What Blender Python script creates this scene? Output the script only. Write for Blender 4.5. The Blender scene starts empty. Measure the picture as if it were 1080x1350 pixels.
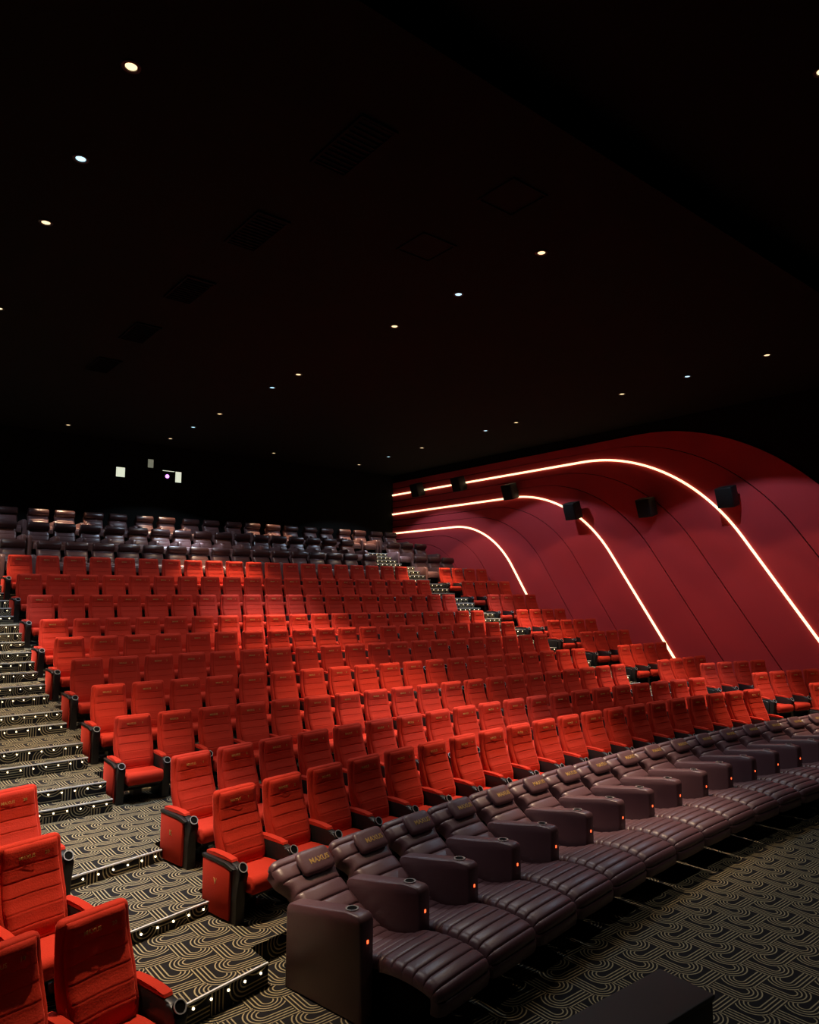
import bpy, math, random
from mathutils import Vector, Matrix
random.seed(7)
R = math.radians
SC = bpy.context.scene
COL = SC.collection

# ------------------------------------------------------------------ camera, world, exposure
cam_d = bpy.data.cameras.new('camera')
cam = bpy.data.objects.new('camera', cam_d); COL.objects.link(cam)
cam_d.sensor_fit = 'HORIZONTAL'; cam_d.sensor_width = 36.0
cam_d.lens = 938.0 / 1080.0 * 36.0
cam_d.clip_end = 200
CAMZ = 2.87
cam.location = (0, 0, CAMZ)
cam.rotation_euler = (R(90 + 6.568), 0, R(-39.015))
SC.camera = cam
w = bpy.data.worlds.new('world'); SC.world = w; w.use_nodes = True
w.node_tree.nodes['Background'].inputs[0].default_value = (0.0, 0.0, 0.0, 1)
w.node_tree.nodes['Background'].inputs[1].default_value = 0.0
SC.view_settings.view_transform = 'Standard'
SC.view_settings.look = 'None'
SC.view_settings.gamma = 1.0
SC.view_settings.use_curve_mapping = False
SC.view_settings.exposure = 0.22
WARM_W, COOL_W = 120.0, 190.0          # watts of each kind of ceiling downlight
CORE = (6.0, 21.0, {'warm': 19.0, 'cool': 8.0, 'front': 4.0, 'accent': 10.0})   # core beam: full inside 6 degrees, gone at 21, times brighter than the spill
WARM_C, COOL_C = (1.0, 0.72, 0.45), (0.62, 0.80, 1.0)

# ------------------------------------------------------------------ materials
def mat(name, col, rough=0.6, metal=0.0, spec=0.5, sheen=0.0, bump=None, var=None, emis=None, coat=0.0):
    m = bpy.data.materials.new(name); m.use_nodes = True
    nt = m.node_tree; b = nt.nodes['Principled BSDF']
    b.inputs['Base Color'].default_value = (*col, 1)
    b.inputs['Roughness'].default_value = rough
    b.inputs['Metallic'].default_value = metal
    b.inputs['Specular IOR Level'].default_value = spec
    if sheen:
        b.inputs['Sheen Weight'].default_value = sheen
        b.inputs['Sheen Roughness'].default_value = 0.4
        b.inputs['Sheen Tint'].default_value = (*[min(1, c * 2 + .05) for c in col], 1)
    if coat: b.inputs['Coat Weight'].default_value = coat
    if emis:
        b.inputs['Emission Color'].default_value = (*emis[0], 1)
        b.inputs['Emission Strength'].default_value = emis[1]
    tc = None
    if bump or var:
        tc = nt.nodes.new('ShaderNodeTexCoord')
    if bump:
        n = nt.nodes.new('ShaderNodeTexNoise'); n.inputs['Scale'].default_value = bump[0]; n.inputs['Detail'].default_value = 4
        bp = nt.nodes.new('ShaderNodeBump'); bp.inputs['Strength'].default_value = bump[1]; bp.inputs['Distance'].default_value = 0.01
        nt.links.new(tc.outputs['Object'], n.inputs['Vector']); nt.links.new(n.outputs['Fac'], bp.inputs['Height'])
        nt.links.new(bp.outputs['Normal'], b.inputs['Normal'])
    if var:
        n = nt.nodes.new('ShaderNodeTexNoise'); n.inputs['Scale'].default_value = var[0]; n.inputs['Detail'].default_value = 5
        mx = nt.nodes.new('ShaderNodeMix'); mx.data_type = 'RGBA'
        mx.inputs[6].default_value = (*col, 1); mx.inputs[7].default_value = (*var[1], 1)
        nt.links.new(tc.outputs['Object'], n.inputs['Vector']); nt.links.new(n.outputs['Fac'], mx.inputs[0])
        nt.links.new(mx.outputs[2], b.inputs['Base Color'])
    return m

def carpet_material():
    m = bpy.data.materials.new('patterned_carpet'); m.use_nodes = True
    nt = m.node_tree; L = nt.links; b = nt.nodes['Principled BSDF']
    def node(t, **k):
        n = nt.nodes.new(t)
        for a, v in k.items(): setattr(n, a, v)
        return n
    def mth(op, a, bb=None):
        n = node('ShaderNodeMath', operation=op)
        for i, v in enumerate((a, bb)):
            if v is None: continue
            if isinstance(v, (int, float)): n.inputs[i].default_value = v
            else: L.new(v, n.inputs[i])
        return n.outputs[0]
    g = node('ShaderNodeNewGeometry')
    sp = node('ShaderNodeSeparateXYZ'); L.new(g.outputs['Position'], sp.inputs[0])
    sn = node('ShaderNodeSeparateXYZ'); L.new(g.outputs['True Normal'], sn.inputs[0])
    flat = mth('GREATER_THAN', mth('ABSOLUTE', sn.outputs[2]), 0.5)
    vcoord = mth('ADD', mth('MULTIPLY', sp.outputs[1], flat), mth('MULTIPLY', sp.outputs[2], mth('SUBTRACT', 1.0, flat)))
    # interlocking round-ended loops, alternately along and across, each drawn with concentric lines
    CELL, HA, RR = 0.25, 0.42, 0.60
    u = mth('DIVIDE', sp.outputs[0], CELL); v = mth('DIVIDE', vcoord, CELL * .92)
    fu, fv = mth('FLOOR', u), mth('FLOOR', v)
    cu, cv = mth('SUBTRACT', mth('SUBTRACT', u, fu), 0.5), mth('SUBTRACT', mth('SUBTRACT', v, fv), 0.5)
    odd = mth('FLOORED_MODULO', mth('ADD', fu, fv), 2.0)
    def sel(f, x1, x0):
        return mth('ADD', mth('MULTIPLY', f, x1), mth('MULTIPLY', mth('SUBTRACT', 1.0, f), x0))
    p, q = sel(odd, cv, cu), sel(odd, cu, cv)          # p runs along the loop of this cell
    def loop(along, across):
        e = mth('MAXIMUM', mth('SUBTRACT', mth('ABSOLUTE', along), HA), 0.0)
        return mth('SQRT', mth('ADD', mth('MULTIPLY', e, e), mth('MULTIPLY', across, across)))
    own = loop(p, q)
    ahead = loop(q, mth('SUBTRACT', p, 1.0)); behind = loop(q, mth('ADD', p, 1.0))
    above = loop(mth('SUBTRACT', q, 1.0), p); below = loop(mth('ADD', q, 1.0), p)
    d = below
    for cand in (behind, own, above, ahead):
        d = sel(mth('LESS_THAN', cand, RR), cand, d)
    fr = mth('FRACT', mth('ADD', mth('MULTIPLY', d, 8.2), 0.05))
    line = mth('LESS_THAN', mth('ABSOLUTE', mth('SUBTRACT', fr, 0.5)), 0.165)
    line = mth('MULTIPLY', line, mth('GREATER_THAN', d, 0.10))
    ns = node('ShaderNodeTexNoise'); ns.inputs['Scale'].default_value = 220; L.new(g.outputs['Position'], ns.inputs['Vector'])
    gold = node('ShaderNodeMix', data_type='RGBA'); gold.inputs[6].default_value = (0.28, 0.232, 0.135, 1); gold.inputs[7].default_value = (0.40, 0.348, 0.225, 1)
    L.new(ns.outputs['Fac'], gold.inputs[0])
    mx = node('ShaderNodeMix', data_type='RGBA'); mx.inputs[6].default_value = (0.016, 0.015, 0.017, 1)
    L.new(line, mx.inputs[0]); L.new(gold.outputs[2], mx.inputs[7]); L.new(mx.outputs[2], b.inputs['Base Color'])
    b.inputs['Roughness'].default_value = 0.95; b.inputs['Specular IOR Level'].default_value = 0.1
    bp = node('ShaderNodeBump'); bp.inputs['Strength'].default_value = 0.5; bp.inputs['Distance'].default_value = 0.004
    L.new(ns.outputs['Fac'], bp.inputs['Height']); L.new(bp.outputs['Normal'], b.inputs['Normal'])
    return m

M = dict(
    red=mat('red_fabric', (0.55, 0.038, 0.019), 0.85, spec=0.12, sheen=0.4, bump=(90, .25), var=(7, (0.48, 0.031, 0.016))),
    black=mat('black_plastic', (0.012, 0.012, 0.013), 0.38, spec=0.5),
    rim=mat('cup_rim_plastic', (0.30, 0.30, 0.32), 0.22, spec=0.7),
    thread=mat('gold_thread', (0.55, 0.34, 0.10), 0.5, spec=0.5),
    leather=mat('oxblood_leather', (0.150, 0.073, 0.090), 0.40, spec=0.7, bump=(60, .10), var=(4, (0.128, 0.062, 0.077))),
    leather_hi=mat('brown_leather', (0.17, 0.080, 0.075), 0.34, spec=0.6, bump=(60, .10), var=(4, (0.14, 0.062, 0.058))),
    leather_dk=mat('dark_brown_leather', (0.060, 0.024, 0.022), 0.32, spec=0.5, bump=(60, .10), var=(4, (0.050, 0.020, 0.018))),
    chrome=mat('chrome', (0.70, 0.70, 0.72), 0.25, metal=0.55),
    void=mat('black_void', (0.0015, 0.0015, 0.0015), 0.7, spec=0.1),
    carpet=carpet_material(),
    ceiling=mat('black_ceiling', (0.008, 0.0078, 0.0068), 0.9, spec=0.1, var=(1.2, (0.013, 0.012, 0.010))),
    darkwall=mat('charcoal_wall', (0.006, 0.006, 0.0055), 0.9, spec=0.12, var=(2.0, (0.009, 0.009, 0.008))),
    redwall=mat('red_wall_fabric', (0.68, 0.066, 0.080), 0.85, spec=0.12, bump=(120, .15), var=(1.1, (0.62, 0.058, 0.070))),
    led=mat('led_strip', (1, .9, .7), 0.5, emis=((1.0, 0.80, 0.44), 1.7)),
    dot=mat('step_led', (1, .9, .7), 0.5, emis=((1.0, 0.80, 0.46), 4.0)),
    warm=mat('warm_lamp', (1, .9, .8), 0.5, emis=((1.0, 0.70, 0.38), 1.5)),
    cool=mat('cool_lamp', (.9, .95, 1), 0.5, emis=((0.48, 0.80, 1.0), 1.4)),
    alu=mat('pale_aluminium', (0.80, 0.81, 0.84), 0.30, metal=0.1),
    button=mat('lit_button', (.6, .1, .02), 0.4, emis=((1.0, 0.11, 0.03), 2.2)),
    pane=mat('lit_glass', (.7, .75, .6), 0.3, emis=((0.80, 0.86, 0.66), 0.75)),
    panedim=mat('dim_glass', (.3, .3, .25), 0.3, emis=((0.80, 0.82, 0.60), 0.16)),
    panedark=mat('dark_glass', (.01, .01, .012), 0.08),
    lens=mat('projector_beam_lens', (.6, .3, .8), 0.3, emis=((0.80, 0.30, 1.0), 2.0)),
    speaker=mat('speaker_black', (0.013, 0.013, 0.014), 0.55),
    grille=mat('speaker_cloth', (0.020, 0.020, 0.021), 0.9, spec=0.1, bump=(400, .5)),
    box=mat('matt_black_board', (0.020, 0.021, 0.024), 0.6),
)

# ------------------------------------------------------------------ mesh helpers
def mesh(name, verts, faces, m, smooth=False):
    me = bpy.data.meshes.new(name)
    me.from_pydata([tuple(v) for v in verts], [], faces)
    if m is not None: me.materials.append(m)
    if smooth:
        me.polygons.foreach_set('use_smooth', [len(p.vertices) <= 4 for p in me.polygons])   # flat end caps
        me.set_sharp_from_angle(angle=R(50))
    me.update()
    return me

def box_vf(x0, x1, y0, y1, z0, z1):
    v = [(x0, y0, z0), (x1, y0, z0), (x1, y1, z0), (x0, y1, z0), (x0, y0, z1), (x1, y0, z1), (x1, y1, z1), (x0, y1, z1)]
    f = [(0, 3, 2, 1), (4, 5, 6, 7), (0, 1, 5, 4), (1, 2, 6, 5), (2, 3, 7, 6), (3, 0, 4, 7)]
    return v, f

def box_me(name, x0, x1, y0, y1, z0, z1, m):
    v, f = box_vf(x0, x1, y0, y1, z0, z1); return mesh(name, v, f, m)

def join_vf(parts):
    V, F = [], []
    for v, f in parts:
        o = len(V); V += list(v); F += [tuple(i + o for i in q) for q in f]
    return V, F

def loft_vf(rings):
    n = len(rings[0]); V = [p for r in rings for p in r]; F = []
    for i in range(len(rings) - 1):
        for j in range(n):
            k = (j + 1) % n
            F.append((i * n + j, i * n + k, (i + 1) * n + k, (i + 1) * n + j))
    F.append(tuple(reversed(range(n)))); F.append(tuple(range((len(rings) - 1) * n, len(rings) * n)))
    return V, F

def rrect(hw, y0, y1, z, r, cx=0.0):
    r = min(r, hw * .95, abs(y1 - y0) * .48); out = []
    for (sx, sy, a0) in ((1, 1, 0), (-1, 1, 90), (-1, -1, 180), (1, -1, 270)):
        ox = cx + sx * (hw - r); oy = (y1 - r) if sy > 0 else (y0 + r)
        for a in (0, 45, 90):
            t = R(a0 + a); out.append((ox + r * math.cos(t), oy + r * math.sin(t), z))
    return out

def soft_box_vf(x0, x1, y0, y1, z0, z1, b):
    """box with all edges rounded"""
    cx = (x0 + x1) / 2; hw = (x1 - x0) / 2; rings = []
    for (dz, ins) in ((0, b), (b * .3, b * .3), (b, 0)):
        rings.append(rrect(hw - ins, y0 + ins, y1 - ins, z0 + dz, b * 1.4, cx))
    for (dz, ins) in ((b, 0), (b * .3, b * .3), (0, b)):
        rings.append(rrect(hw - ins, y0 + ins, y1 - ins, z1 - dz, b * 1.4, cx))
    return loft_vf(rings)

def cyl_vf(p, axis, r, h, n=14, r2=None):
    ax = Vector(axis).normalized(); a = ax.orthogonal().normalized(); b = ax.cross(a); p = Vector(p); r2 = r if r2 is None else r2
    rings = []
    for hh, rr in ((0, r), (h, r2)):
        rings.append([p + ax * hh + (a * math.cos(2 * math.pi * i / n) + b * math.sin(2 * math.pi * i / n)) * rr for i in range(n)])
    return loft_vf(rings)

def ring_vf(p, axis, r_out, r_in, h, n=18):
    ax = Vector(axis).normalized(); a = ax.orthogonal().normalized(); b = ax.cross(a); p = Vector(p)
    V = []; F = []
    for rr, hh in ((r_out, 0), (r_out, h), (r_in, h), (r_in, 0)):
        V += [p + ax * hh + (a * math.cos(2 * math.pi * i / n) + b * math.sin(2 * math.pi * i / n)) * rr for i in range(n)]
    for q in range(4):
        for i in range(n):
            j = (i + 1) % n; o, k = q * n, ((q + 1) % 4) * n
            F.append((o + i, o + j, k + j, k + i))
    return V, F

def extrude_yz(poly, x0, x1, bev=0.012):
    """side profile in (y, z) pushed along x with soft edges"""
    cy = sum(p[0] for p in poly) / len(poly); cz = sum(p[1] for p in poly) / len(poly)
    def ins(d):
        out = []
        for (y, z) in poly:
            v = Vector((y - cy, z - cz)); L = max(v.length, 1e-6)
            v *= max(0, (L - d)) / L; out.append((cy + v.x, cz + v.y))
        return out
    s = 1 if x1 > x0 else -1; rings = []
    for x, d in ((x0, bev), (x0 + s * bev * .35, bev * .35), (x0 + s * bev, 0), (x1 - s * bev, 0), (x1 - s * bev * .35, bev * .35), (x1, bev)):
        rings.append([(x, y, z) for y, z in ins(d)])
    return loft_vf(rings)

def smooth_poly(pts, n=8):
    """Catmull-Rom through (y, z) points"""
    P = [pts[0]] + list(pts) + [pts[-1]]; out = []
    for i in range(1, len(P) - 2):
        p0, p1, p2, p3 = (Vector(P[i + k]) for k in (-1, 0, 1, 2))
        for t in range(n):
            t = t / n
            out.append(.5 * ((2 * p1) + (p2 - p0) * t + (2 * p0 - 5 * p1 + 4 * p2 - p3) * t * t + (3 * p1 - p0 - 3 * p2 + p3) * t ** 3))
    out.append(Vector(P[-2])); return out

def resample(pl, n):
    d = [0]
    for a, b in zip(pl, pl[1:]): d.append(d[-1] + (b - a).length)
    out = []; k = 0
    for i in range(n):
        s = d[-1] * i / (n - 1)
        while k < len(d) - 2 and d[k + 1] < s: k += 1
        t = (s - d[k]) / max(d[k + 1] - d[k], 1e-9); out.append(pl[k].lerp(pl[k + 1], min(max(t, 0), 1)))
    return out

def ribbed_vf(ctrl, width, thick, ribs, depth=0.014, per=5, side=-1):
    """upholstered slab: (y, z) profile of the upper surface, divided by sewn channels"""
    US = (0, .05, .13, .30, .5, .70, .87, .95); HT = (0, .62, .90, .99, 1, .99, .90, .62)   # flat ribs with narrow sewn channels
    fine = resample(smooth_poly(ctrl), 2001); rings = []; pl = []; gs = []
    for k in range(ribs):
        for u, h in zip(US, HT): pl.append(fine[int(round((k + u) / ribs * 2000))]); gs.append(-depth * (1 - h))
    pl.append(fine[-1]); gs.append(-depth); n = len(pl); tang = []
    for i in range(n):
        f0 = int(round((i // 8 + (US[i % 8])) / ribs * 2000)); tang.append((fine[min(f0 + 25, 2000)] - fine[max(f0 - 25, 0)]).normalized())
    for i, p in enumerate(pl):
        t = tang[i]; nn = Vector((-t.y, t.x)) * side; g = gs[i]
        w_ = width(p) if callable(width) else width
        th = thick(p) if callable(thick) else thick
        ring = []
        for (x, dd) in ((-w_, -th), (-w_, -.045), (-w_ + .014, -.017), (-w_ + .055, 0), (0, .004), (w_ - .055, 0), (w_ - .014, -.017), (w_, -.045), (w_, -th)):
            off = dd + (g if dd > -.02 else 0)
            q = p + nn * off; ring.append((x, q.x, q.y))
        rings.append(ring)
    if side < 0: rings = rings[::-1]
    return loft_vf(rings)

TEXTS = {}
def text_me(s, size, m, depth=0.001):
    key = (s, size, m.name)
    if key in TEXTS: return TEXTS[key]
    c = bpy.data.curves.new('txt', 'FONT'); c.body = s; c.size = size; c.align_x = 'CENTER'; c.align_y = 'CENTER'; c.extrude = depth; c.resolution_u = 2
    c.offset = size * .012
    o = bpy.data.objects.new('txt', c); COL.objects.link(o)
    dg = bpy.context.evaluated_depsgraph_get()
    me = bpy.data.meshes.new_from_object(o.evaluated_get(dg)); me.name = 'lettering'
    me.materials.clear(); me.materials.append(m)
    bpy.data.objects.remove(o); bpy.data.curves.remove(c)
    TEXTS[key] = me; return me

# ------------------------------------------------------------------ object helpers
def obj(name, me, parent=None, matrix=None):
    o = bpy.data.objects.new(name, me); COL.objects.link(o)
    if parent is not None: o.parent = parent
    if matrix is not None: o.matrix_local = matrix
    return o
def tag(o, label, cat, group=None):
    o['label'] = label; o['category'] = cat
    if group: o['group'] = group
    return o
def thing(name, label, cat, loc=(0, 0, 0), rz=0.0, group=None):
    o = bpy.data.objects.new(name, None); COL.objects.link(o); o.empty_display_size = .1
    o.location = loc; o.rotation_euler = (0, 0, rz)
    return tag(o, label, cat, group)
def struct(name, me, label, cat, parent=None):
    o = obj(name, me, parent)
    if parent is None: o['kind'] = 'structure'; tag(o, label, cat)
    return o
ORD = ['', 'first', 'second', 'third', 'fourth', 'fifth', 'sixth', 'seventh', 'eighth', 'ninth', 'tenth', 'eleventh', 'twelfth', 'thirteenth', 'fourteenth',
       'fifteenth', 'sixteenth', 'seventeenth', 'eighteenth', 'nineteenth', 'twentieth']

# ------------------------------------------------------------------ layout of the hall
XL, XR, YF, YB = -0.75, 17.45, -5.5, 22.55      # side walls, front and back
ZC = CAMZ + 4.75                                # ceiling
CX, CY = 8.85, -24.9                            # centre of the curved front rows
R0, R1, R2 = 29.81, 31.75, 32.85                # radii: recliner cup holders, first and second red row
AL0, AL1 = 1.60, 2.72                           # left aisle
AR0, AR1 = 13.92, 15.00                         # right aisle
L1, L2, L3 = 0.16, 0.265, 0.375                 # platform heights
ROWY = {3: 9.54, 4: 10.61, 5: 11.73, 6: 12.82, 7: 13.93, 8: 15.07, 9: 16.17, 10: 17.23}
ROWZ = {3: L3, 4: .655, 5: .935, 6: 1.205, 7: 1.47, 8: 1.895, 9: 2.315, 10: 2.745}
TZ = {1: 3.18, 2: 3.75, 3: 4.26}
TY = {1: 18.70, 2: 20.20, 3: 21.70}
def pol(r, ph): return (CX + r * math.sin(ph), CY + r * math.cos(ph))
def ph_at(x, r): return math.asin((x - CX) / r)

# ------------------------------------------------------------------ shell of the room
struct('floor', box_me('floor', XL, XR, YF, YB, -0.2, 0.0, M['carpet']), 'black carpet with gold interlocking arc pattern in front of the recliners', 'floor')
YBEAM = 4.3
struct('ceiling', mesh('ceiling', *join_vf([box_vf(XL, XR, YBEAM, YB, ZC, ZC + .8), box_vf(XL, XR, YF, YBEAM, ZC + .35, ZC + .8)]), M['ceiling']),
       'black cinema ceiling stepping up near the screen end', 'ceiling')
struct('wall_back', box_me('wall_back', XL, XR, YB, YB + .2, 0, ZC + .8, M['darkwall']), 'dark back wall with projection ports', 'wall')
struct('wall_left', box_me('wall_left', XL - .2, XL, YF, YB, 0, ZC + .8, M['darkwall']), 'dark wall on the left beyond the frame', 'wall')
struct('wall_front', box_me('wall_front', XL, XR, YF - .2, YF, 0, ZC + .8, M['darkwall']), 'dark wall at the screen end behind the viewer', 'wall')
wall_r = struct('wall_right', box_me('wall_right', XR, XR + .2, YF, YB, 0, ZC + .8, M['darkwall']), 'dark side wall clad in red curved bands', 'wall')
struct('trim_1', box_me('trim', XL, XR, YBEAM - .03, YBEAM + .03, ZC - .05, ZC + .02, M['ceiling']), 'thin edge trim along the ceiling step', 'trim')

# red bands of the right wall: each band follows a horizontal run, a round corner and a sloping run
SLOPE = 1.52
def band_curve(t, n=16):
    zt = CAMZ + 2.40 + .775 * t
    yi = 15.5 - 4.0 * t + (zt - CAMZ) / SLOPE            # where the two straight runs would meet
    T = max(1.8 + .62 * t, .5); ang = math.atan(SLOPE)
    rad = T / math.tan(ang / 2)
    pts = [Vector((YB, zt)), Vector((min(yi + T + .01, YB - .02), zt))]
    for i in range(1, n + 1):
        a = ang * i / n
        pts.append(Vector((min(yi + T - rad * math.sin(a), YB - .015), zt - rad * (1 - math.cos(a)))))
    last = pts[-1]; zb = 0.0
    for k in range(1, 5):
        z = last.y + (zb - last.y) * k / 4; pts.append(Vector((last.x + (z - last.y) / SLOPE, z)))
    return pts
def band_me(ta, tb, x_in, x_out):
    a, b = band_curve(ta), band_curve(tb); n = len(a); V = []; F = []
    def gapped(p, q, g):
        d = (q - p); L = d.length
        return p + d / L * g if L > 1e-6 else p
    for i in range(n):
        p, q = gapped(a[i], b[i], .018), gapped(b[i], a[i], .018)
        V += [(x_in, p.x, p.y), (x_in, q.x, q.y), (x_out, q.x, q.y), (x_out, p.x, p.y)]
    for i in range(n - 1):
        for j in range(4):
            k = (j + 1) % 4; F.append((i * 4 + j, i * 4 + k, (i + 1) * 4 + k, (i + 1) * 4 + j))
    F.append((3, 2, 1, 0)); F.append(tuple((n - 1) * 4 + j for j in range(4)))
    return mesh('panel', V, F, M['redwall'])
XP = XR - .05
ts = [k / 3 for k in range(-7, 9)]
for ta, tb in zip(ts, ts[1:]): struct('panel', band_me(ta, tb, XP, XR), '', '', wall_r)
for t, which in ((0, 'lowest'), (1, 'middle'), (2, 'topmost')):
    c = band_curve(t, 28); V = []; F = []; hw = .027; n = len(c)
    for i, p in enumerate(c):
        a, b = c[max(i - 1, 0)], c[min(i + 1, n - 1)]; d = (b - a).normalized(); nn = Vector((-d.y, d.x)) * hw
        V += [(XP - .03, p.x + nn.x, p.y + nn.y), (XP - .03, p.x - nn.x, p.y - nn.y), (XP - .002, p.x - nn.x, p.y - nn.y), (XP - .002, p.x + nn.x, p.y + nn.y)]
    for i in range(n - 1):
        for j in range(4):
            k = (j + 1) % 4; F.append((i * 4 + j, i * 4 + k, (i + 1) * 4 + k, (i + 1) * 4 + j))
    F.append((3, 2, 1, 0)); F.append(tuple((n - 1) * 4 + j for j in range(4)))
    tag(obj('led_strip', mesh('led_strip', V, F, M['led'])), f'glowing warm white LED strip curving down the red wall, {which} of three', 'light strip', 'light strips of the red wall')

# ------------------------------------------------------------------ platforms and aisle steps
def arc_slab(name, ra, rb, x0, x1, z0, z1, m, seg=0.6, yflat=None):
    """slab between two arcs (or an arc and a straight back edge)"""
    n = max(2, int((x1 - x0) / seg)); V = []; F = []
    for i in range(n + 1):
        x = x0 + (x1 - x0) * i / n
        ya = CY + math.sqrt(ra * ra - (x - CX) ** 2); yb = yflat if yflat else CY + math.sqrt(rb * rb - (x - CX) ** 2)
        V += [(x, ya, z0), (x, yb, z0), (x, yb, z1), (x, ya, z1)]
    for i in range(n):
        for j in range(4):
            k = (j + 1) % 4; F.append((i * 4 + j, (i + 1) * 4 + j, (i + 1) * 4 + k, i * 4 + k))
    F.append((0, 1, 2, 3)); F.append(tuple(n * 4 + j for j in (3, 2, 1, 0)))
    return mesh(name, V, F, M[m] if isinstance(m, str) else m)

def platform(me, label): struct('platform', me, label, 'platform')
EDGE = {r: ROWY[r - 1] + .10 for r in range(4, 11)}       # front edge of the platform of each straight row
EDGE_T = {1: ROWY[10] + .12, 2: TY[1] + .12, 3: TY[2] + .12}
for x0, x1, blk in ((AL1, AR0, 'middle'), (AR1, XR, 'right'), (XL, AL0, 'left')):
    ra, rb, rc = (30.82, R1 + .08, R2 + .08) if blk != 'left' else (30.85, R1 + .08, R2 + .08)
    platform(arc_slab('platform', ra, rb, x0, x1, 0, L1, 'carpet'), f'carpeted curved platform under the first red row of the {blk} block')
    platform(arc_slab('platform', rb, rc, x0, x1, 0, L2, 'carpet'), f'carpeted curved platform under the second red row of the {blk} block')
    platform(arc_slab('platform', rc, 0, x0, x1, 0, L3, 'carpet', yflat=EDGE[4]), f'carpeted platform and cross aisle under the third red row of the {blk} block')
    for r in range(4, 11):
        y1 = EDGE[r + 1] if r < 10 else EDGE_T[1]
        platform(box_me('platform', x0, x1, EDGE[r], y1, 0, ROWZ[r], M['carpet']), f'carpeted platform under the {ORD[r]} red row of the {blk} block')
    for k in (1, 2, 3):
        y1 = EDGE_T[k + 1] if k < 3 else YB
        platform(box_me('platform', x0, x1, EDGE_T[k], y1, 0, TZ[k], M['carpet']), f'carpeted platform under the {("lowest", "middle", "topmost")[k-1]} back recliner row of the {blk} block')

DOT = mesh('step_light', *cyl_vf((0, 0, 0), (0, -1, 0), .0085, .008, 8), M['dot'])
def step_dots(parent, x0, x1, yfun, z, k):
    for i in range(k):
        x = x0 + (x1 - x0) * (i + .5) / k
        y, a = yfun(x)
        obj('step_light', DOT, parent, Matrix.Translation((x, y - .002, z - .045)) @ Matrix.Rotation(a, 4, 'Z'))
AISLES = ((AL0, AL1, 'left'), (AR0, AR1, 'right'))
for x0, x1, side in AISLES:
    idx = 0
    arcs = [(R0 + .73, L1), (R1 - .19, L2), (R2 - .15, L3)]
    steps = []
    for r in range(4, 11):
        e = ROWY[r - 1] - .46; h0 = ROWZ[r - 1]; n = 2 if r < 8 else 3
        for k in range(n): steps.append((e - .27 * (n - 1 - k), h0 + (ROWZ[r] - h0) * (k + 1) / n))
    prev = ROWZ[10]
    for k, ey in ((1, ROWY[10] - .40), (2, TY[1] - .45), (3, TY[2] - .45)):
        n = 3 if k == 1 else 4
        for q in range(n): steps.append((ey - .27 * (n - 1 - q), prev + (TZ[k] - prev) * (q + 1) / n))
        prev = TZ[k]
    for i, (rr, z) in enumerate(arcs):
        idx += 1
        if i < 2: me = arc_slab('step', rr, arcs[i + 1][0], x0, x1, 0, z, 'carpet', .2)
        else: me = arc_slab('step', rr, 0, x0, x1, 0, z, 'carpet', .2, yflat=steps[0][0])
        s = struct('aisle_step', me, f'carpeted aisle step with lit nosing, {ORD[idx]} from the front of the {side} aisle', 'step')
        obj('nosing', arc_slab('nosing', rr - .004, rr + .012, x0, x1, z - .010, z + .003, 'alu', .1), s)
        step_dots(s, x0, x1, lambda x, rr=rr: (CY + math.sqrt(rr * rr - (x - CX) ** 2), -math.asin((x - CX) / rr)), z, 8 if side == 'left' else 6)
    for i, (y, z) in enumerate(steps):
        idx += 1
        y1 = steps[i + 1][0] if i + 1 < len(steps) else YB
        name = ORD[idx] if idx <= 20 else 'number ' + str(idx)
        nm = {True: 'twenty-' + ORD[idx - 20] if idx > 20 and idx < 30 else ('thirtieth' if idx == 30 else 'thirty-' + ORD[max(0, idx - 30)]), False: ORD[min(idx, 20)]}[idx > 20]
        s = struct('aisle_step', box_me('step', x0, x1, y, y1, 0, z, M['carpet']), f'carpeted aisle step with lit nosing, {nm} from the front of the {side} aisle', 'step')
        obj('nosing', box_me('nosing', x0, x1, y - .004, y + .012, z - .010, z + .003, M['alu']), s)
        step_dots(s, x0, x1, lambda x, y=y: (y, 0.0), z, 8 if side == 'left' else 6)

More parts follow.
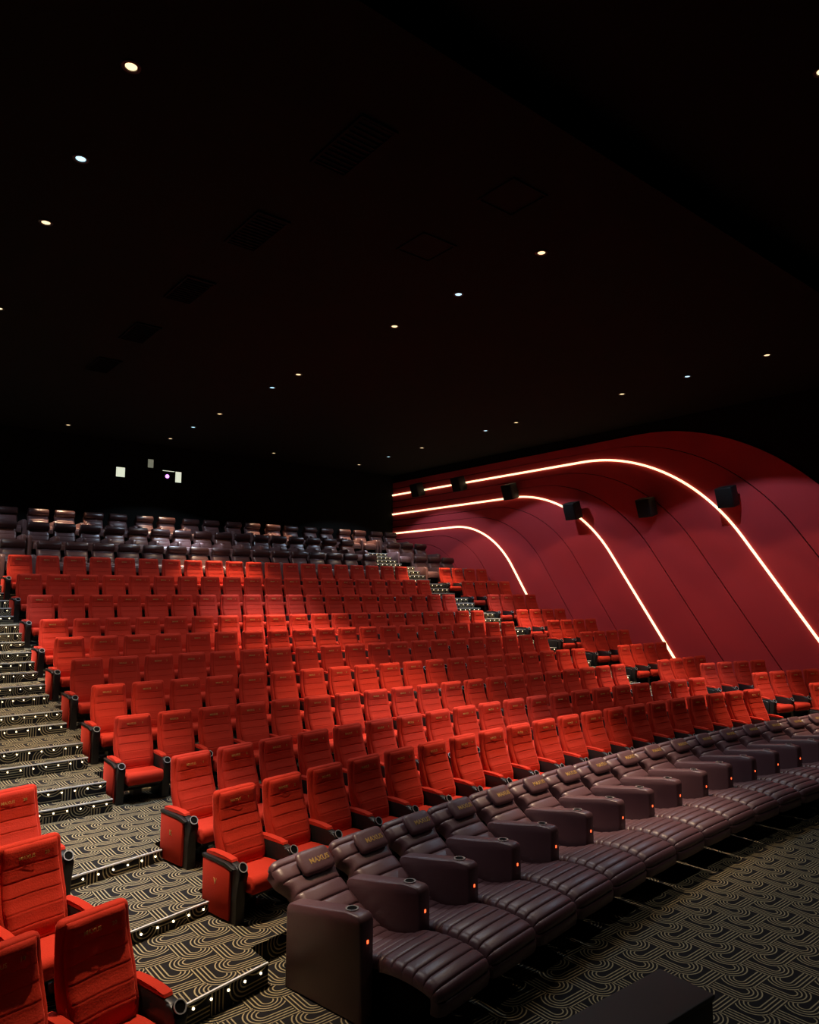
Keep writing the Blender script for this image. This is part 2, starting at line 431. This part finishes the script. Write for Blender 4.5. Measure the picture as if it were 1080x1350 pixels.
# ------------------------------------------------------------------ red cinema seat
def lerp_tab(tab, z):
    if z <= tab[0][0]: return tab[0][1]
    for (a, va), (b, vb) in zip(tab, tab[1:]):
        if z <= b:
            t = (z - a) / (b - a); t = t * t * (3 - 2 * t) * .5 + t * .5
            return va + (vb - va) * t
    return tab[-1][1]
YFRONT = [(.25, -.235), (.33, -.258), (.42, -.256), (.52, -.222), (.62, -.176), (.72, -.138), (.80, -.120), (.88, -.112), (.96, -.114)]
YBACK = [(.25, -.14), (.5, -.10), (.7, -.055), (.96, -.012)]
SHW = [(.25, .234), (.5, .236), (.57, .244), (.75, .239), (.9, .227), (.96, .222)]
def seat_meshes():
    D = {}
    rings = []
    for z in (.25, .34, .42, .5, .58, .66, .74, .82, .9, .93):
        rings.append(rrect(lerp_tab(SHW, z), lerp_tab(YFRONT, z) + .022, lerp_tab(YBACK, z), z, .03))
    for z, i in ((.948, .008), (.957, .020), (.960, .040)):
        rings.append(rrect(lerp_tab(SHW, z) - i, lerp_tab(YFRONT, z) + .022 + i * .6, lerp_tab(YBACK, z) - i * .6, z, .03))
    D['back_shell'] = mesh('back_shell', *loft_vf(rings), M['red'], True)
    zs = [(.26, 0)]; grooves = [.36, .45, .54, .63, .72, .81]
    for g in grooves: zs += [(g - .045, 0), (g - .014, 0), (g - .004, .0), (g, .0022), (g + .004, .0), (g + .014, 0)]
    zs += [(.87, 0), (.91, .002), (.932, .010), (.944, .024)]
    rings = []
    for z, g in zs:
        yf = lerp_tab(YFRONT, z); hw = lerp_tab(SHW, z) - .036
        # front surface is slightly dished between two side bolsters
        rings.append([(hw, yf + .05, z), (-hw, yf + .05, z), (-hw, yf + .016, z), (-hw + .012, yf - .002 + g, z), (-hw + .05, yf - .008 + g, z), (0, yf + .004 + g, z),
                      (hw - .05, yf - .008 + g, z), (hw - .012, yf - .002 + g, z), (hw, yf + .016, z)])
    D['back_cushion'] = mesh('back_cushion', *loft_vf(rings), M['red'], True)
    # seat cushion, front edge rolled
    prof = [(-.235, .235), (-.235, .335), (-.30, .342), (-.45, .350), (-.58, .360), (-.625, .352), (-.645, .318), (-.640, .250), (-.61, .220)]
    D['seat_cushion'] = mesh('seat_cushion', *extrude_yz(prof[::-1], -.212, .212, .018), M['red'], True)
    prof = [(-.14, .15), (-.14, .245), (-.60, .225), (-.60, .20), (-.45, .13), (-.25, .11)]
    D['seat_pan'] = mesh('seat_pan', *extrude_yz(prof[::-1], -.20, .20, .01), M['black'], True)
    D['pedestal'] = mesh('pedestal', *join_vf([box_vf(-.05, .05, -.34, -.20, .02, .13), box_vf(-.11, .11, -.42, -.12, 0, .025)]), M['black'])
    prof = [(-.12, .0), (-.10, .30), (-.08, .475), (-.44, .472), (-.50, .462), (-.565, .44), (-.585, .40), (-.57, .34), (-.50, .20), (-.46, 0)]
    post = [(-.46, 0), (-.47, .20), (-.485, .455), (-.52, .458), (-.565, .44), (-.588, .40), (-.575, .34), (-.55, .20), (-.545, 0)]
    D['armrest'] = mesh('armrest', *join_vf([extrude_yz(prof, -.034, .034, .009), extrude_yz(post, -.045, .045, .012)]), M['black'], True)
    prof = [(-.085, .474), (-.09, .497), (-.2, .507), (-.36, .504), (-.45, .492), (-.46, .474)]
    D['arm_pad'] = mesh('arm_pad', *extrude_yz(prof, -.033, .033, .010), M['red'], True)
    ax = (0, -.80, .60)
    D['cup_holder'] = mesh('cup_holder', *join_vf([cyl_vf((0, -.520, .415), ax, .036, .060, 16, .041), ]), M['void'], True)
    D['cup_rim'] = mesh('cup_rim', *ring_vf((0, -.520 - .060 * .80, .415 + .060 * .60), ax, .0425, .035, .006, 18), M['rim'], True)
    prof = [(-.09, .02), (-.085, .452), (-.40, .440), (-.47, .425), (-.475, .30), (-.465, .02)]
    D['end_panel'] = mesh('end_panel', *extrude_yz(prof, -.036, -.066, .008), M['red'], True)
    prof = [(-.075, .452), (-.075, .476), (-.42, .47), (-.53, .44), (-.50, .42), (-.40, .44)]
    D['panel_trim'] = mesh('panel_trim', *extrude_yz(prof, -.034, -.068, .006), M['black'], True)
    D['black_panel'] = mesh('end_panel', *extrude_yz([(-.09, .02), (-.085, .452), (-.40, .440), (-.47, .425), (-.475, .30), (-.465, .02)], -.036, -.06, .008), M['black'], True)
    return D
SM = seat_meshes()
def text_on_back(x, z):
    yf = lerp_tab(YFRONT, z) - .0075
    dy = (lerp_tab(YFRONT, z + .03) - lerp_tab(YFRONT, z - .03)) / .06
    tilt = math.atan2(1, dy)                       # plane leaning back with the cushion
    return Matrix.Translation((x, yf, z)) @ Matrix.Rotation(tilt, 4, 'X')
WORD = text_me('MAXUS', .034, M['thread'])
NUM = {i: text_me(str(i), .034, M['thread']) for i in range(1, 21)}
MT_W, MT_N = text_on_back(-.035, .862), text_on_back(.105, .862)
def red_seat(x, y, z, rz, number, label, group, left_end=None, letter=None):
    t = thing('cinema_seat', label, 'seat', (x, y, z), rz, group)
    obj('back_shell', SM['back_shell'], t)
    bc = obj('back_cushion', SM['back_cushion'], t)
    obj('lettering', WORD, bc, MT_W); obj('seat_number', NUM[number], bc, MT_N)
    obj('seat_cushion', SM['seat_cushion'], t); obj('seat_pan', SM['seat_pan'], t); obj('pedestal', SM['pedestal'], t)
    for sx in ((1,) if left_end is None else (1, -1)):
        T = Matrix.Translation((sx * .275, 0, 0))
        a = obj('armrest', SM['armrest'], t, T)
        obj('arm_pad', SM['arm_pad'], a); obj('cup_holder', SM['cup_holder'], a); obj('cup_rim', SM['cup_rim'], a)
        if sx < 0 and left_end == 'red':
            p = obj('end_panel', SM['end_panel'], t, T)
            obj('panel_trim', SM['panel_trim'], t, T)
            if letter:
                obj('row_letter', text_me(letter, .07, M['thread']), p, Matrix.Translation((-.067, -.275, .29)) @ Matrix.Rotation(R(-90), 4, 'Z') @ Matrix.Rotation(R(90), 4, 'X'))
        elif sx < 0 and left_end == 'black':
            obj('end_panel', SM['black_panel'], t, T)
    return t

def seat_label(i, row, blk):
    if blk == 'middle': return f'red cinema seat, {ORD[i]} from left aisle, {ORD[row]} red row of the middle block'
    return f'red cinema seat by red wall, {ORD[i]} from right aisle, {ORD[row]} row from front'
P = .55
GM, GR_, GL = 'red seats of the middle block', 'red seats between right aisle and red wall', 'red seats left of the left aisle'
def arc_row(rr, ph0, n, z, blk, row, grp, end, letter=None, dphi=None):
    for i in range(n):
        ph = ph0 + i * (dphi or P / rr); x, y = pol(rr, ph)
        lab = seat_label(i + 1, row, blk)
        red_seat(x, y, z, -ph, i + 1, lab, grp, end if i == 0 else None, letter if i == 0 else None)
arc_row(R1, -.1853, 20, L1, 'middle', 1, GM, 'red', 'V')
arc_row(R2, -.1778, 20, L2, 'middle', 2, GM, 'red', 'K')
for r in range(3, 11):
    for i in range(20):
        red_seat(3.13 + P * i, ROWY[r], ROWZ[r], 0, i + 1, seat_label(i + 1, r, 'middle'), GM, 'red' if i == 0 else None)
XR0 = 15.37
arc_row(R1, ph_at(XR0 + .02, R1), 4, L1, 'right', 1, GR_, 'black')
arc_row(R2, ph_at(XR0 + .02, R2), 4, L2, 'right', 2, GR_, 'black')
arc_row(R2 + 1.13, ph_at(XR0 + .02, R2 + 1.13), 4, L3, 'right', 3, GR_, 'black')
for r in range(3, 11):
    for i in range(4):
        red_seat(XR0 + .55 * i, ROWY[r], ROWZ[r], 0, i + 1, seat_label(i + 1, r + 1, 'right'), GR_, 'black' if i == 0 else None)
# left block: only its front rows reach into the picture
for (rr, ph0, z, n, row) in ((30.66, -.2462, 0.0, 3, 'frontmost'), (R1, -.2425, L1, 2, 'second'), (R2, -.2320, L2, 2, 'third')):
    for i in range(n):
        ph = ph0 - i * P / rr; x, y = pol(rr, ph)
        lab = f'red seat left of the left aisle, {row} row, ' + ('at the aisle' if i == 0 else f'{ORD[i]} in from the aisle seat')
        red_seat(x, y, z, -ph, 20 - i, lab, GL, None)

# ------------------------------------------------------------------ front row recliners
def seat_w(p): return .238 + (.048 * min(1, max(0, (-.165 - p.x) / .05)))
def back_w(p): return .238 + .055 * min(1, max(0, (p.y - .64) / .06))
def recliner_meshes():
    D = {}
    back = [(.98, .60), (.985, .70), (.94, .765), (.88, .755), (.72, .655), (.52, .52), (.34, .415), (.20, .36)]
    D['backrest'] = mesh('backrest', *ribbed_vf(back, back_w, .13, 8, .018, 8), M['leather'], True)
    seat = [(.22, .355), (.08, .35), (-.08, .385), (-.22, .43), (-.40, .447), (-.58, .437), (-.70, .41), (-.755, .37), (-.772, .30), (-.765, .22)]
    D['seat_and_leg_rest'] = mesh('seat_and_leg_rest', *ribbed_vf(seat, seat_w, .09, 12, .018, 8), M['leather'], True)
    D['base'] = mesh('base', *soft_box_vf(-.235, .235, -.10, .70, .0, .235, .02), M['void'], True)
    D['leg_rest_support'] = mesh('leg_rest_support', *extrude_yz([(-.11, .03), (-.11, .33), (-.25, .335), (-.60, .335), (-.66, .30), (-.52, .12), (-.40, .03)], -.225, .225, .01), M['void'], True)
    arm = [(-.15, .0), (-.155, .64), (-.145, .674), (-.115, .689), (0, .690), (.30, .642), (.56, .597), (.60, .582), (.618, .555), (.62, .52), (.62, 0)]
    D['arm'] = mesh('arm', *extrude_yz(arm[::-1], -.068, .068, .02), M['leather'], True)
    D['cup_ring'] = mesh('cup_ring', *ring_vf((0, -.005, .689), (0, .02, 1), .047, .036, .008, 20), M['chrome'], True)
    D['cup_well'] = mesh('cup_well', *cyl_vf((0, -.005, .688), (0, .02, 1), .036, .004, 16), M['void'])
    D['button'] = mesh('button', *soft_box_vf(-.008, .008, -.160, -.152, .505, .529, .003), M['button'])
    # pillow: squashed, with pinched corners
    V = []; F = []; nu, nv = 16, 9
    for j in range(nv + 1):
        ph = math.pi * (j / nv - .5)
        for i in range(nu):
            th = 2 * math.pi * i / nu
            def sp(a, e): return math.copysign(abs(a) ** e, a)
            V.append((.170 * sp(math.cos(ph), .45) * sp(math.cos(th), .35), .102 * sp(math.cos(ph), .45) * sp(math.sin(th), .35), .034 * sp(math.sin(ph), .85)))
    for j in range(nv):
        for i in range(nu): k = (i + 1) % nu; F.append((j * nu + i, j * nu + k, (j + 1) * nu + k, (j + 1) * nu + i))
    D['pillow'] = mesh('pillow', V, F, M['leather'], True)
    # upright version of the back rows
    back = [(.04, .84), (.02, .80), (-.02, .74), (-.09, .62), (-.15, .50), (-.18, .42), (-.19, .36)]
    D['up_back'] = mesh('backrest', *ribbed_vf(back, .255, .14, 4, .008, 5), M['leather_hi'], True)
    hd = [(.05, .72), (.07, .86), (.06, .935), (.02, .962), (-.03, .955), (-.07, .91), (-.085, .85), (-.07, .79), (-.03, .765)]
    D['up_head'] = mesh('headrest', *extrude_yz(hd[::-1], -.262, .262, .035), M['leather_dk'], True)
    seat = [(-.16, .40), (-.3, .425), (-.55, .435), (-.68, .42), (-.74, .36), (-.75, .22)]
    D['up_seat'] = mesh('seat', *ribbed_vf(seat, .245, .12, 5, .01, 5), M['leather_hi'], True)
    arm = [(-.72, 0), (-.73, .50), (-.70, .56), (-.62, .575), (-.2, .57), (-.02, .55), (.03, .50), (.05, 0)]
    D['up_arm'] = mesh('arm', *extrude_yz(arm[::-1], -.05, .05, .016), M['leather_hi'], True)
    D['up_base'] = mesh('base', *soft_box_vf(-.24, .24, -.66, .04, 0, .28, .02), M['void'])
    D['up_cup'] = mesh('cup_ring', *ring_vf((0, -.60, .574), (0, .0, 1), .040, .030, .008, 16), M['chrome'], True)
    return D
RM = recliner_meshes()
PIL_N = Vector((0, -.52, .854)).normalized()
pil_m = Matrix.Translation((.05, .775, .735)) @ Matrix.Rotation(R(44), 4, 'X')
PW = text_me('MAXUS', .062, M['thread'], .0012)
PH0, DPH = -.1979 + .5 * .02087, .02087
for i in range(17):
    ph = PH0 + i * DPH; x, y = pol(R0, ph)
    t = thing('recliner', f'reclined oxblood leather recliner with lettered pillow, {ORD[i+1]} from left end of front row', 'recliner', (x, y, 0), -ph, 'front row leather recliners')
    obj('backrest', RM['backrest'], t); obj('seat_and_leg_rest', RM['seat_and_leg_rest'], t); obj('base', RM['base'], t); obj('leg_rest_support', RM['leg_rest_support'], t)
    p = obj('pillow', RM['pillow'], t, pil_m)
    obj('lettering', PW, p, Matrix.Translation((.02, -.01, .0338)))
    for sx in ((1, -1) if i == 0 else (1,)):
        a = obj('arm', RM['arm'], t, Matrix.Translation((sx * .311, 0, 0)))
        obj('cup_ring', RM['cup_ring'], a); obj('cup_well', RM['cup_well'], a); obj('button', RM['button'], a)

# ------------------------------------------------------------------ back rows of upright recliners
def back_recliner(x, y, z, label, group, left_arm, right_arm):
    t = thing('recliner', label, 'recliner', (x, y, z), 0, group)
    obj('backrest', RM['up_back'], t); obj('headrest', RM['up_head'], t); obj('seat', RM['up_seat'], t); obj('base', RM['up_base'], t)
    for sx, on in ((-1, left_arm), (1, right_arm)):
        if on:
            a = obj('arm', RM['up_arm'], t, Matrix.Translation((sx * .312, 0, 0))); obj('cup_ring', RM['up_cup'], a)
TX = {1: [3.25] + [4.02 + .6235 * i for i in range(15)] + [13.50],
      2: [3.30] + [4.06 + .632 * i for i in range(15)] + [13.62],
      3: [2.89 + 1.452 * (k // 2) + .68 * (k % 2) for k in range(20)]}
RN = {1: 'lowest', 2: 'middle', 3: 'topmost'}
for k in (1, 2, 3):
    xs = TX[k]
    for i, x in enumerate(xs):
        la = i == 0 or x - xs[i - 1] > .745
        back_recliner(x, TY[k], TZ[k], f'upright brown leather recliner, {ORD[i+1]} from the left in the {RN[k]} back row', 'leather recliners in the back rows', la, True)
for k in (1, 2):
    for i, x in enumerate((15.62, 16.25, 16.88)):
        back_recliner(x, TY[k], TZ[k], f'upright brown leather recliner beside red wall, {ORD[i+1]} from right aisle, {"lower" if k == 1 else "upper"} row',
                      'leather recliners beside the red wall', i == 0, True)

# ------------------------------------------------------------------ wall speakers
def speaker(y, z, i, tilt=18):
    t = thing('wall_speaker', f'black box loudspeaker on the red wall, {ORD[i]} from the back', 'speaker', (XP, y, z), 0, 'loudspeakers on the red wall')
    T = Matrix.Translation((-.32, 0, 0)) @ Matrix.Rotation(R(-tilt), 4, 'Y')
    c = obj('cabinet', mesh('cabinet', *soft_box_vf(-.17, .15, -.21, .21, -.25, .25, .012), M['speaker'], True), t, T)
    obj('grille', mesh('grille', *soft_box_vf(-.19, -.172, -.19, .19, -.23, .23, .006), M['grille'], True), c)
    obj('bracket', mesh('bracket', *join_vf([box_vf(-.2, 0, -.03, .03, -.04, .0), box_vf(-.02, 0, -.08, .08, -.12, .08)]), M['speaker']), t)
for i, (y, z) in enumerate(((20.6, 3.93), (18.3, 3.88), (15.85, 3.33), (13.33, 2.47), (10.85, 2.34), (8.60, 2.39))):
    speaker(y, CAMZ + z, i + 1)

# ------------------------------------------------------------------ projection ports in the back wall
def port(n, x0, x1, z0, z1, m, label, fr=.035):
    s = obj(f'window_{n}', mesh('window', *join_vf([box_vf(x0 - fr, x1 + fr, YB - .03, YB - .001, z1, z1 + fr), box_vf(x0 - fr, x1 + fr, YB - .03, YB - .001, z0 - fr, z0),
            box_vf(x0 - fr, x0, YB - .03, YB - .001, z0, z1), box_vf(x1, x1 + fr, YB - .03, YB - .001, z0, z1)]), M['darkwall']))
    s['kind'] = 'structure'; tag(s, label, 'window')
    obj('pane', box_me('pane', x0, x1, YB - .012, YB - .002, z0, z1, m), s)
    return s
port(1, 6.60, 6.87, CAMZ + 3.60, CAMZ + 3.90, M['pane'], 'small square lit projection port, leftmost in the back wall')
port(2, 7.56, 7.74, CAMZ + 3.99, CAMZ + 4.26, M['panedim'], 'small dim projection port, highest in the back wall')
w3 = port(3, 8.46, 8.66, CAMZ + 3.60, CAMZ + 3.95, M['pane'], 'narrow lit projection port right of the glowing lens')
port(4, 8.02, 8.42, CAMZ + 3.60, CAMZ + 3.95, M['panedark'], 'dark projection port with the projector behind it')
pj = thing('projector', 'projector with glowing violet lens in the dark port of the back wall', 'projector', (8.18, YB, CAMZ + 3.76))
obj('lens_barrel', mesh('lens_barrel', *cyl_vf((0, -.012, 0), (0, -1, 0), .085, .05, 18), M['black'], True), pj)
obj('lens', mesh('lens', *cyl_vf((0, -.062, 0), (0, -1, 0), .062, .008, 16), M['lens']), pj)
obj('light_shelf', box_me('light_shelf', -.14, .24, -.05, -.012, .175, .185, M['pane']), pj)

# ------------------------------------------------------------------ ceiling: vents and downlights
for k, (x, y) in enumerate(((4.0, 5.9), (4.03, 8.18), (4.05, 10.5), (4.07, 12.85), (4.1, 15.2))):
    t = thing('ceiling_vent', f'black rectangular air vent in the dark ceiling, {ORD[k+1]} from the camera', 'vent', (x, y, ZC), 0, 'air vents in the ceiling')
    f = .03
    obj('frame', mesh('frame', *join_vf([box_vf(-.23, .23, -.5, -.5 + f, -.03, -.002), box_vf(-.23, .23, .5 - f, .5, -.03, -.002), box_vf(-.23, -.23 + f, -.47, .47, -.03, -.002), box_vf(.23 - f, .23, -.47, .47, -.03, -.002)]), M['void']), t)
    sl = box_me('slat', -.2, .2, -.012, .012, -.022, -.004, M['void'])
    for q in range(12): obj('slat', sl, t, Matrix.Translation((0, -.44 + .08 * q, 0)))
for k, (x, y) in enumerate(((6.05, 5.5), (6.05, 7.1))):
    t = thing('ceiling_hatch', f'dark square access hatch in the ceiling, {("nearer", "farther")[k]} one', 'hatch', (x, y, ZC), 0, 'access hatches in the ceiling')
    obj('frame', mesh('frame', *join_vf([box_vf(-.3, .3, -.3, -.27, -.02, -.002), box_vf(-.3, .3, .27, .3, -.02, -.002), box_vf(-.3, -.27, -.27, .27, -.02, -.002), box_vf(.27, .3, -.27, .27, -.02, -.002)]), M['ceiling']), t)
    obj('panel', box_me('panel', -.26, .26, -.26, .26, -.008, -.002, M['void']), t)

LRING = mesh('trim_ring', *ring_vf((0, 0, -.001), (0, 0, -1), .085, .057, .014, 20), M['black'], True)
LENS = {'warm': mesh('lamp', *cyl_vf((0, 0, -.002), (0, 0, -1), .052, .006, 16), M['warm']), 'cool': mesh('lamp', *cyl_vf((0, 0, -.002), (0, 0, -1), .052, .006, 16), M['cool'])}
SPOT = {}
for kind, wt, colr, ang in (('warm', WARM_W, WARM_C, 92), ('cool', COOL_W, COOL_C, 118), ('front', WARM_W * .4, (1.0, .92, .80), 100), ('accent', WARM_W * .8, WARM_C, 34)):
    ld = bpy.data.lights.new(kind + '_downlight', 'SPOT'); ld.energy = wt; ld.color = colr; ld.spot_size = R(ang); ld.spot_blend = .12; ld.shadow_soft_size = .05
    # photometric curve of the fixture: a bright narrow core inside a wide, weaker beam
    ld.use_nodes = True; nt = ld.node_tree; em = nt.nodes['Emission']
    tc = nt.nodes.new('ShaderNodeTexCoord'); sx = nt.nodes.new('ShaderNodeSeparateXYZ'); ab = nt.nodes.new('ShaderNodeMath'); ab.operation = 'ABSOLUTE'
    mr = nt.nodes.new('ShaderNodeMapRange'); mr.interpolation_type = 'SMOOTHSTEP'
    mr.inputs['From Min'].default_value = math.cos(R(CORE[1])); mr.inputs['From Max'].default_value = math.cos(R(CORE[0]))
    mr.inputs['To Min'].default_value = 1.0; mr.inputs['To Max'].default_value = CORE[2][kind]
    nt.links.new(tc.outputs['Normal'], sx.inputs[0]); nt.links.new(sx.outputs[2], ab.inputs[0]); nt.links.new(ab.outputs[0], mr.inputs['Value']); nt.links.new(mr.outputs[0], em.inputs['Strength'])
    SPOT[kind] = ld
def downlight(kind, x, y, label, z=ZC, beam=None):
    t = thing('ceiling_downlight', label, 'light', (x, y, z), 0, 'ceiling downlights')
    obj('trim_ring', LRING, t); obj('lamp', LENS[kind], t)
    l = bpy.data.objects.new('lamp_light', SPOT[beam or kind]); COL.objects.link(l); l.parent = t; l.location = (0, 0, -.03)
KIND = {'warm': 'warm', 'cool': 'bluish white'}
PATT = [('warm', 6.2), ('cool', 7.95), ('warm', 9.67), ('warm', 13.2), ('cool', 14.45), ('warm', 17.5), ('cool', 19.4), ('warm', 21.3)]
for xa, xb, where in ((1.78, 1.95, 'over the left aisle'), (7.40, 7.80, 'along the middle of the ceiling'), (14.22, 14.86, 'over the right aisle')):
    cnt = {'warm': 0, 'cool': 0}
    for kind, y in PATT:
        cnt[kind] += 1; x = xa + (xb - xa) * (y - 6.2) / 15.1
        downlight(kind, x, y, beam='accent' if y > 21 else None, label=f'{KIND[kind]} ceiling downlight {where}, {ORD[cnt[kind]]} of its colour')
downlight('warm', 4.9, 21.36, 'warm ceiling downlight near the back wall, left of the projection ports', beam='accent')
downlight('warm', 11.36, 21.33, 'warm ceiling downlight near the back wall, right of the projection ports', beam='accent')
downlight('warm', 7.2, 2.45, 'warm ceiling downlight in the raised ceiling at the right edge of the picture', ZC + .35, 'front')

# ------------------------------------------------------------------ black box near the camera
t = thing('equipment_box', 'long matt black box standing on the carpet in the lower right corner', 'box', (4.33, 2.78, 0), R(-2))
obj('body', mesh('body', *soft_box_vf(-1.75, 0, -.36, 0, 0, .44, .008), M['box'], True), t)
obj('lid', mesh('lid', *soft_box_vf(-1.76, .01, -.37, .01, .44, .47, .006), M['box'], True), t)
